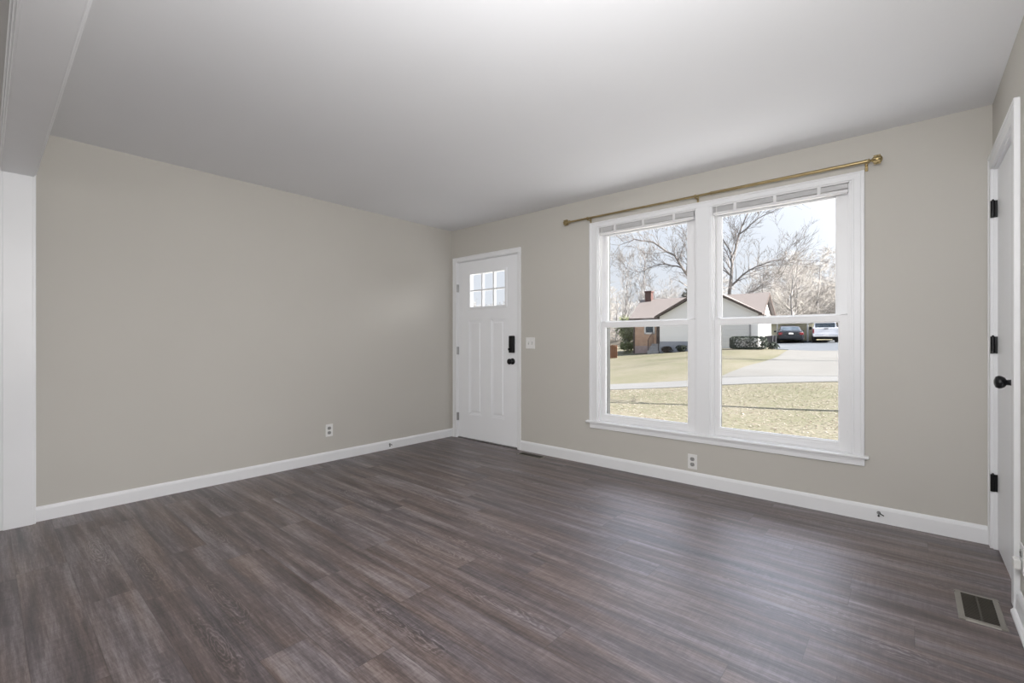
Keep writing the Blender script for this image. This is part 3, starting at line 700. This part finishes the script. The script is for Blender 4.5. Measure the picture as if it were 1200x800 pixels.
for s in (-1, 1):
    e0 = Vector((GPX+s*3.58, -.35, 2.98)); e1 = Vector((GPX, -.35, 4.94)); dn = Vector((0, 0, -.17))
    b.add([e0, e1, e1+dn, e0+dn, e0+Vector((0, .05, 0)), e1+Vector((0, .05, 0)), e1+dn+Vector((0, .05, 0)), e0+dn+Vector((0, .05, 0))], [(0, 1, 2, 3), (4, 5, 6, 7), (0, 1, 5, 4), (3, 2, 6, 7), (0, 3, 7, 4), (1, 2, 6, 5)])
    f0 = Vector((RXR+.03, 2.5, 4.55)); f1 = Vector((RXR+.03, .08 if s < 0 else 5.3, 2.93))
    b.add([f0, f1, f1+dn, f0+dn, f0+Vector((-.05, 0, 0)), f1+Vector((-.05, 0, 0)), f1+dn+Vector((-.05, 0, 0)), f0+dn+Vector((-.05, 0, 0))], [(0, 1, 2, 3), (4, 5, 6, 7), (0, 1, 5, 4), (3, 2, 6, 7), (0, 3, 7, 4), (1, 2, 6, 5)])
b.box(RXL, .50, 2.74, GL, .56, 2.93); b.box(RXL-.03, .5, 2.76, RXL, .6, 2.93); b.build('fascia_board', M['fascia'], hs)
b = MB(); b.box(-8.95, 2.6, 3.8, -8.45, 3.1, 5.22); b.box(-9.0, 2.55, 5.12, -8.40, 3.15, 5.24, .01); b.build('chimney', M['brick_chimney'], hs)

# yellow outbuilding behind the vehicles
ob = empty('outbuilding', (-3.6, 42.5, .95), R(4), label='pale yellow outbuilding with a grey window behind the dark sedan', cat='outbuilding')
b = MB(); b.box(-3.0, 0, -.5, 1.6, 4, 1.75); b.build('wall', M['stucco_yellow'], ob)
b = MB(); b.prism([(-.35, 1.78), (2.0, 2.1), (4.3, 1.78), (4.3, 1.70), (2.0, 2.0), (-.35, 1.70)], 0, -3.2, 1.8); b.build('roof', M['shingle'], ob)
b = MB(); b.box(-.9, -.05, .75, .2, .02, 1.6); wf = b.build('window_frame', M['house_trim'], ob); MB().box(-.82, -.07, .83, .12, -.04, 1.52).box(-.37, -.08, .83, -.33, -.03, 1.52).build('pane', M['car_glass'], wf)
for x in (-.95, 1.25):
    MB().box(x-.05, -1.6, -.4, x+.05, -1.5, 1.75, .01).build('porch_post', M['house_trim'], ob)
MB().box(-1.2, -1.7, 1.74, 1.7, .1, 1.84, .02).build('porch_roof', M['house_trim'], ob)

# bins beside the garage
def bin_(x, y, label):
    root = empty('trash_bin', (x, y, float(gz(x, y))), R(5), label=label, cat='trash bin', group='bins beside the garage'); root.scale = (.78, .78, .78)
    b = MB(); b.add([(-.24, -.24, .06), (.24, -.24, .06), (.24, .24, .06), (-.24, .24, .06), (-.30, -.30, .95), (.30, -.30, .95), (.30, .30, .95), (-.30, .30, .95)], [(0, 1, 2, 3), (4, 5, 6, 7), (0, 1, 5, 4), (1, 2, 6, 5), (2, 3, 7, 6), (3, 0, 4, 7)]); b.build('body', M['bin_plastic'], root)
    MB().box(-.32, -.33, .95, .32, .32, 1.03, .03).build('lid', M['bin_plastic'], root)
    for s in (-1, 1): MB().cyl((s*.25, .26, .09), (s*.29, .26, .09), .09, n=12).build('wheel', M['rubber'], root)
bin_(-3.02, 31.0, 'black wheeled trash bin closer to the garage corner'); bin_(-3.05, 32.1, 'black wheeled trash bin nearer the dark sedan')

# ------------------------------------------------------------------ vehicles (built facing +Y, seen from behind)
def loft(b, rings, smooth=True, cap=True):
    n = len(rings[0]); vs_ = [p for r_ in rings for p in r_]
    fs_ = [(i*n+k, i*n+(k+1) % n, (i+1)*n+(k+1) % n, (i+1)*n+k) for i in range(len(rings)-1) for k in range(n)]
    b.add(vs_, fs_, smooth)
    if cap: b.add(vs_, [tuple(range(n))[::-1], tuple(range((len(rings)-1)*n, len(rings)*n))])
def rrect(hw, z0, z1, y, c=.12, top=1.):
    a = [(hw-c*.5, z0), (hw, z0+c), (hw, (z0+z1)/2), (hw*top, z1-c), (hw*top-c, z1)]
    return [(x, y, z) for x, z in a]+[(-x, y, z) for x, z in a[::-1]]
def wheels(root, hx, ys, r, w):
    for s in (-1, 1):
        for y in ys:
            wr = MB().lathe([(r*.72, -w/2), (r*.95, -w/2), (r, -w*.3), (r, w*.3), (r*.95, w/2), (r*.72, w/2)], (s*hx, y, r), (1, 0, 0), 20).build('wheel', M['rubber'], root)
            MB().lathe([(r*.15, w*.44), (r*.62, w*.46), (r*.66, w*.30)], (s*hx, y, r), (s, 0, 0), 14).build('hubcap', M['chrome'], wr)
def sedan(loc, rz, label):
    root = empty('sedan', loc, rz, label=label, cat='car')
    b = MB()
    st_ = [(-2.3, .62, .42, .86), (-2.22, .82, .30, .95), (-1.7, .91, .24, 1.0), (-.8, .93, .22, .98), (.6, .93, .22, .95), (1.5, .90, .24, .90), (2.1, .80, .30, .78), (2.3, .60, .40, .66)]
    loft(b, [rrect(hw, z0, z1, y) for y, hw, z0, z1 in st_]); b.build('body', M['car_paint'], root)
    b = MB(); cb = [(-1.85, .72, .98), (-1.25, .66, 1.33), (-.2, .66, 1.40), (.5, .66, 1.36), (1.25, .74, .95)]
    loft(b, [[(.80, y, .90), (hw, y, z-.04), (hw-.08, y, z), (-hw+.08, y, z), (-hw, y, z-.04), (-.80, y, .90)] for y, hw, z in cb]); b.build('cabin', M['car_paint'], root)
    b = MB(); b.add([(-.62, -1.83, 1.02), (.62, -1.83, 1.02), (.56, -1.30, 1.325), (-.56, -1.30, 1.325), (-.62, -1.80, 1.00), (.62, -1.80, 1.00), (.56, -1.27, 1.30), (-.56, -1.27, 1.30)], [(0, 1, 2, 3), (4, 5, 6, 7), (0, 1, 5, 4), (2, 3, 7, 6), (0, 3, 7, 4), (1, 2, 6, 5)]); b.build('rear_window', M['car_glass'], root)
    for s in (-1, 1):
        MB().box(s*.55, -2.30, .66, s*.84, -2.20, .84, .02).build('tail_light', M['tail_red'], root)
        MB().box(s*.90, .55, .92, s*1.08, .68, 1.06, .03).build('side_mirror', M['car_paint'], root)
    MB().box(-.80, -2.36, .34, .80, -2.22, .60, .05).build('bumper', M['car_paint'], root)
    MB().box(-.16, -2.32, .70, .16, -2.27, .82, .01).build('license_plate', M['house_trim'], root)
    wheels(root, .82, (-1.4, 1.4), .33, .22)
def pickup(loc, rz, label):
    root = empty('pickup_truck', loc, rz, label=label, cat='truck')
    b = MB(); hw = .96
    # bed: side walls and floor
    b.box(-hw, -2.6, .62, -hw+.10, -.5, 1.26, .04); b.box(hw-.10, -2.6, .62, hw, -.5, 1.26, .04); b.box(-hw, -2.6, .60, hw, -.5, .72, .02)
    b.build('cargo_bed', M['truck_paint'], root)
    tg = MB().box(-hw+.09, -2.64, .72, hw-.09, -2.56, 1.25, .03).build('tailgate', M['truck_paint'], root)
    MB().box(-.16, -2.67, 1.13, .16, -2.63, 1.20, .01).build('handle', M['black_metal'], tg)
    b = MB(); loft(b, [rrect(hw, .5, 1.22, -.5, .1), rrect(hw, .5, 1.24, 1.2, .1), rrect(hw-.03, .5, 1.16, 2.3, .12), rrect(hw-.12, .55, 1.05, 2.75, .12)]); b.build('hood', M['truck_paint'], root)
    b = MB(); cb = [(-.52, .78, 1.72), (-.3, .78, 1.78), (.7, .78, 1.78), (1.35, .86, 1.22)]
    loft(b, [[(.90, y, 1.15), (h_, y, z-.06), (h_-.08, y, z), (-h_+.08, y, z), (-h_, y, z-.06), (-.90, y, 1.15)] for y, h_, z in cb]); b.build('cab', M['truck_paint'], root)
    MB().box(-.74, -.56, 1.28, .74, -.50, 1.70, .04).build('rear_window', M['car_glass'], root)
    MB().box(-.94, -2.80, .50, .94, -2.62, .68, .04).build('bumper', M['chrome'], root)
    b = MB(); b.box(-.62, -2.4, .36, .62, 2.2, .60); b.cyl((-.8, -1.55, .40), (.8, -1.55, .40), .09, n=10); b.build('chassis', M['rubber'], root)
    MB().box(-.16, -2.83, .56, .16, -2.79, .66, .005).build('license_plate', M['house_trim'], root)
    for s in (-1, 1):
        MB().box(s*(hw-.10), -2.65, .80, s*(hw+.005), -2.57, 1.16, .01).build('tail_light', M['tail_red'], root)
        MB().box(s*.96, .75, 1.18, s*1.20, .88, 1.44, .04).build('side_mirror', M['black_metal'], root)
    wheels(root, .82, (-1.55, 1.75), .40, .30); root.scale = (.90, .90, .95)
def face(loc): return math.atan2(-(loc[0]-4.13), loc[1]+3.66)
p = (-2.72, 37.9+2.3); sedan((p[0]-.72, p[1], float(gz(p[0], 38.2))+.03), face(p)+R(4), 'dark sedan parked behind the house, left of the white pickup')
p = (-1.0, 38.6+2.7); pickup((p[0]-.1, p[1], float(gz(p[0], 38.8))+.03), face(p)+R(2), 'white pickup truck seen from behind, right of the dark sedan')

# ------------------------------------------------------------------ plants
def tube_tree(b, p, d, r, L, depth, rnd, spread=.6, kids=(3, 4), seg=4, gnarl=.22, up=.12, shrink=.62, minr=.006):
    n = 6 if r > .05 else (4 if r > .02 else 3)
    pts = [Vector(p)]; d = Vector(d).normalized(); rs = [r]
    for k in range(seg):
        d = (d+Vector((rnd.uniform(-1, 1), rnd.uniform(-1, 1), rnd.uniform(-1, 1)))*gnarl+Vector((0, 0, up))).normalized()
        pts.append(pts[-1]+d*(L/seg)); rs.append(max(minr*.6, r*(1-.62*(k+1)/seg)))
    add_path(b, pts, rs, n)
    if depth <= 0: return
    for _ in range(rnd.randint(*kids)):
        t = rnd.uniform(.3, 1.); i = min(seg-1, int(t*seg)); q = pts[i].lerp(pts[i+1], t*seg-i)
        dd_ = (pts[i+1]-pts[i]).normalized(); o_ = dd_.orthogonal().normalized(); o_.rotate(Matrix.Rotation(rnd.uniform(0, 6.283), 3, dd_))
        nd = (dd_+o_*rnd.uniform(spread*.6, spread*1.5)).normalized()
        tube_tree(b, q, nd, max(minr, rs[i]*shrink), L*rnd.uniform(.5, .75), depth-1, rnd, spread, kids, max(2, seg-1), gnarl, up, shrink, minr)
def add_path(b, pts, rs, n):
    a = None; vs_ = []
    for i, p in enumerate(pts):
        d = (pts[min(i+1, len(pts)-1)]-pts[max(i-1, 0)]).normalized()
        a = d.orthogonal().normalized() if a is None else (a-d*a.dot(d)).normalized()
        c = d.cross(a)
        for k in range(n):
            t = 2*math.pi*k/n; vs_.append(p+a*(rs[i]*math.cos(t))+c*(rs[i]*math.sin(t)))
    b.add(vs_, [(i*n+k, i*n+(k+1) % n, (i+1)*n+(k+1) % n, (i+1)*n+k) for i in range(len(pts)-1) for k in range(n)], True)

# woods: six different bare trees, each copied with a copy of its crown
protos = []
WOODS = 'bare trees in the woods behind the house'
WLAB = 'bare tree in the grey woods crowding the hillside behind the house'
for sd_ in range(6):
    rnd = random.Random(100+sd_); tr, cr_ = MB(), MB(); Ht = 11.
    pts = [Vector((0, 0, -1.8))]; rs = [.20]
    for k in range(9):
        pts.append(pts[-1]+Vector((rnd.uniform(-.2, .2), rnd.uniform(-.2, .2), Ht/9))); rs.append(.20*(1-.88*(k+1)/9))
    add_path(tr, pts, rs, 6)
    for k in range(2, 10):
        for _ in range(3):
            a = rnd.uniform(0, 6.28); q = pts[k].lerp(pts[k-1], rnd.random())
            tube_tree(cr_, q, (math.cos(a), math.sin(a), rnd.uniform(.4, 1.1)), max(.03, rs[k]*.55), rnd.uniform(2.2, 3.6)*(1.15-.06*k), 3, rnd, .65, (3, 4), 3, .25, .10, .6, .016)
    root = empty('bare_tree', (0, 0, 0), label=WLAB, cat='tree', group=WOODS)
    tr.build('trunk', M['twig_grey'], root); cr_.build('branches', M['twig_pale' if sd_ % 3 else 'twig_grey'], root)
    protos.append(root)
def copy_tree(root):
    r_ = root.copy(); C.objects.link(r_)
    for ch in root.children:
        c = ch.copy(); C.objects.link(c); c.parent = r_
    return r_
rnd = random.Random(9); spots = []
for k in range(112):
    for _ in range(40):
        y = rnd.uniform(51, 98); az = rnd.uniform(-50, 2) if k < 96 else rnd.uniform(2.5, 13)   # degrees from +Y
        x = 4.13+math.tan(R(az))*(y+3.66)
        if all((x-a)**2+(y-b_)**2 > 5.5 for a, b_ in spots): break
    spots.append((x, y))
spots.sort(key=lambda q: q[1])
for i, (x, y) in enumerate(spots):
    o = protos[i] if i < 6 else copy_tree(protos[rnd.randrange(6)])
    o.location = (x, y, hill_z(x, y)-.35); o.rotation_euler.z = rnd.uniform(0, 6.28)
    s = rnd.uniform(.64, .86)*(1.0 if x > -20 else .88); o.scale = (s*1.1, s*1.1, s)

# the big bare tree rising behind the gable, with long limbs
def big_tree(name, base, limbs, mat_, label, seed, depth=3, r0=.26):
    rnd = random.Random(seed); root = empty(name, base, label=label, cat='tree')
    tr, cr_ = MB(), MB()
    for k, (pts, ra, rb) in enumerate(limbs):
        P = [Vector(p) for p in pts]; fine = []
        for i in range(len(P)-1):
            for s in range(3): fine.append(P[i].lerp(P[i+1], s/3)+Vector((rnd.uniform(-.06, .06), rnd.uniform(-.1, .1), rnd.uniform(-.06, .06)))*(1 if i+s else 0))
        fine.append(P[-1]); n = len(fine); rs = [(ra+(rb-ra)*i/(n-1))*.72 for i in range(n)]
        add_path(tr, fine, rs, 7)
        for i in range(1, n):
            if k == 0 and i < n*.45: continue
            for _ in range(2):
                dd_ = (fine[i]-fine[i-1]).normalized(); o_ = dd_.orthogonal().normalized(); o_.rotate(Matrix.Rotation(rnd.uniform(0, 6.28), 3, dd_))
                tube_tree(cr_, fine[i], dd_*.7+o_*rnd.uniform(.5, 1.)+Vector((0, 0, .25)), max(.022, rs[i]*.5), rnd.uniform(1.3, 2.6), depth, rnd, .6, (2, 4), 3, .2, .08, .6, .011)
    tr.build('trunk', mat_, root); cr_.build('branches', mat_, root)
    return root
# local frame: X = to the right as seen from the window, Y away, Z up
T0 = (-8.35, 41.0, .9)
bt = big_tree('bare_tree', T0, [
    ([(0, 0, -.5), (.0, 0, 2), (.05, .1, 4.2), (.15, 0, 6.2), (.25, .1, 7.8), (.9, .2, 10.0), (1.6, .3, 12.0)], .30, .06),
    ([(.0, 0, 2.6), (-2.2, -.6, 4.6), (-3.6, -1., 6.5), (-4.6, -1.2, 8.2), (-6.6, -1.4, 9.6), (-8.2, -1.5, 10.0), (-9.6, -1.6, 9.5)], .24, .03),
    ([(-2.9, -.8, 5.6), (-3.3, -.6, 7.6), (-3.4, -.4, 9.4), (-4.2, -.2, 11.5)], .12, .03),
    ([(-3.9, -1.05, 7.0), (-5.4, -.6, 7.6), (-7.0, -.2, 7.4), (-8.2, 0, 6.8)], .10, .02),
    ([(.1, .1, 5.2), (1.6, -.4, 6.6), (3.4, -.7, 7.3), (5.2, -.9, 7.2)], .13, .02),
    ([(.6, .2, 3.0), (1.3, .1, 4.3), (2.6, -.2, 5.2), (3.6, -.4, 5.3)], .10, .02),
    ([(.3, .1, 8.0), (-.5, .5, 9.8), (-.8, .8, 11.5)], .09, .02),
    ([(.9, .2, 10.0), (2.4, .0, 11.2), (4.2, -.3, 12.0)], .07, .02)], M['bark'], 'tall bare tree with long arching limbs rising right behind the gable', 5)
bt.rotation_euler.z = R(18)
lab = ['dark slender bare tree left of the brick chimney', 'dark bare tree at far left edge of the left window']
for k, (x, y, h) in enumerate(((-19.0, 46.5, 10.2), (-20.9, 45.5, 9.4))):
    rnd = random.Random(40+k); tr, cr_ = MB(), MB(); pts = [Vector((0, 0, -.5))]; rs = [.16]
    for i in range(9): pts.append(pts[-1]+Vector((rnd.uniform(-.1, .1), rnd.uniform(-.1, .1), h/9))); rs.append(.16*(1-.9*(i+1)/9))
    add_path(tr, pts, rs, 6)
    for i in range(2, 10):
        for _ in range(4):
            a = rnd.uniform(0, 6.28); tube_tree(cr_, pts[i], (math.cos(a)*.6, math.sin(a)*.6, 1.), max(.03, rs[i]*.5), rnd.uniform(1.2, 2.2), 2, rnd, .5, (3, 4), 3, .16, .18, .6, .016)
    root = empty('bare_tree', (x, y, float(gz(x, y))), label=lab[k], cat='tree')
    tr.build('trunk', M['twig_grey'], root); cr_.build('branches', M['twig_grey'], root)

# leafy masses: clouds of small leaf cards on a stem
def leafy(name, loc, rx, ry, rz_, n, size, mat_, label, cat, seed, boxy=0., stem=True, group=None):
    rnd = random.Random(seed); root = empty(name, loc, label=label, cat=cat, group=group); b = MB()
    lumps = [(Vector((rnd.uniform(-.5, .5)*rx, rnd.uniform(-.5, .5)*ry, rz_*(1+rnd.uniform(-.45, .45)))), rnd.uniform(.45, .7)) for _ in range(7)]
    for _ in range(n):
        if boxy:
            p = Vector((rnd.uniform(-1, 1), rnd.uniform(-1, 1), rnd.uniform(-1, 1))); m_ = max(abs(c) for c in p); l4 = (p.x**6+p.y**6+p.z**6)**(1/6.)
            p = p/l4*(1-.25*rnd.random()**2); p = Vector((p.x*rx, p.y*ry, rz_+p.z*rz_))
        else:
            c, k = rnd.choice(lumps); q = Vector((rnd.gauss(0, 1), rnd.gauss(0, 1), rnd.gauss(0, 1))).normalized()*(rnd.uniform(.75, 1.05)*k)
            p = Vector((c.x+q.x*rx, c.y+q.y*ry, max(.05, c.z+q.z*rz_)))
        d = Vector((rnd.gauss(0, 1), rnd.gauss(0, 1), rnd.gauss(0, 1))).normalized(); a = d.orthogonal().normalized()*size*rnd.uniform(.7, 1.4); c = d.cross(a)*.5
        b.add([p-a, p+c+d*size*.12, p+a, p-c+d*size*.12], [(0, 1, 2), (0, 2, 3)])
    b.build('foliage', mat_, root)
    s = MB()
    for k in range(5): s.cyl((rnd.uniform(-.2, .2)*rx, rnd.uniform(-.2, .2)*ry, -.15), (rnd.uniform(-.5, .5)*rx, rnd.uniform(-.4, .4)*ry, rz_*1.2), .03*max(.4, rz_), .01, 6)
    s.build('stems', M['bark'], root)
    return root
def on(x, y): return (x, y, float(gz(x, y)))
leafy('evergreen_tree', on(-14.5, 33.6), 1.2, 1.1, 1.5, 3000, .075, M['evergreen'], 'rounded green evergreen left of the brick wall', 'tree', 21)
leafy('shrub', on(-13.5, 31.0), .55, .5, .45, 700, .07, M['evergreen'], 'low green shrub at the left foot of the brick wall', 'shrub', 22)
leafy('hedge', on(-3.62, 28.15), 1.05, .45, .40, 3600, .045, M['hedge_leaf'], 'dark clipped hedge in front of the garage door', 'hedge', 23, boxy=1)
leafy('shrub', on(-2.35, 28.8), .40, .35, .24, 500, .05, M['hedge_leaf'], 'small dark shrub just right of the clipped hedge', 'shrub', 24)
leafy('shrub', on(-9.3, 29.1), .45, .3, .26, 420, .06, M['shrub_dry'], 'bare brown shrub beside the entry steps', 'shrub', 25)
leafy('shrub', on(-8.2, 29.0), .40, .3, .25, 420, .06, M['hedge_leaf'], 'dark shrub under the grey garage siding', 'shrub', 26)
leafy('evergreen_tree', (-13.5, 47.0, float(gz(-13.5, 47))), 2.2, 1.8, 3.9, 4200, .15, M['evergreen_hazy'], 'hazy evergreen crown behind the house ridge, right of the chimney', 'tree', 27)

# rust coloured board fence at the left
fr = empty('wooden_fence', on(-12.1, 26.9), R(8), label='rust coloured board fence end at the left edge of the window', cat='fence')
b = MB()
for k in range(14):
    x = -.1-k*.15; z1 = .95-(.10 if k == 0 else 0)+.015*(k % 3)
    b.prism([(x-.068, -.35), (x+.068, -.35), (x+.068, z1-.05), (x, z1), (x-.068, z1-.05)], 1, -.012, .012)
b.build('boards', M['wood_rust'], fr)
for x in (-.12, -1.1, -2.1): MB().box(x-.05, .03, -.4, x+.05, .13, .95, .01).build('post', M['wood_rust'], fr)
b = MB()
for z in (.1, .7): b.box(-2.2, .012, z, -.04, .05, z+.09)
b.build('rail', M['wood_rust'], fr)

# two trees at the right, outside the view, whose trunks cast the shadow bars on the lawn and the driveway
def shadow_tree(base, top, r, label, seed):
    big = big_tree('bare_tree', base, [([(0, 0, -.4), (top[0]*.3, top[1]*.3, top[2]*.35), (top[0]*.65, top[1]*.65, top[2]*.7), top], r, r*.4)], M['bark'], label, seed, 2)
    return big
shadow_tree((5.2, 9.2, float(gz(5.2, 9.2))), (.2, -1.9, 6.5), .15, 'leaning bare tree on the near lawn, right of the window view', 61)
shadow_tree((6.2, 24.0, float(gz(6.2, 24.0))), (.1, -.3, 6.5), .14, 'upright bare tree beside the driveway, right of the window view', 62)
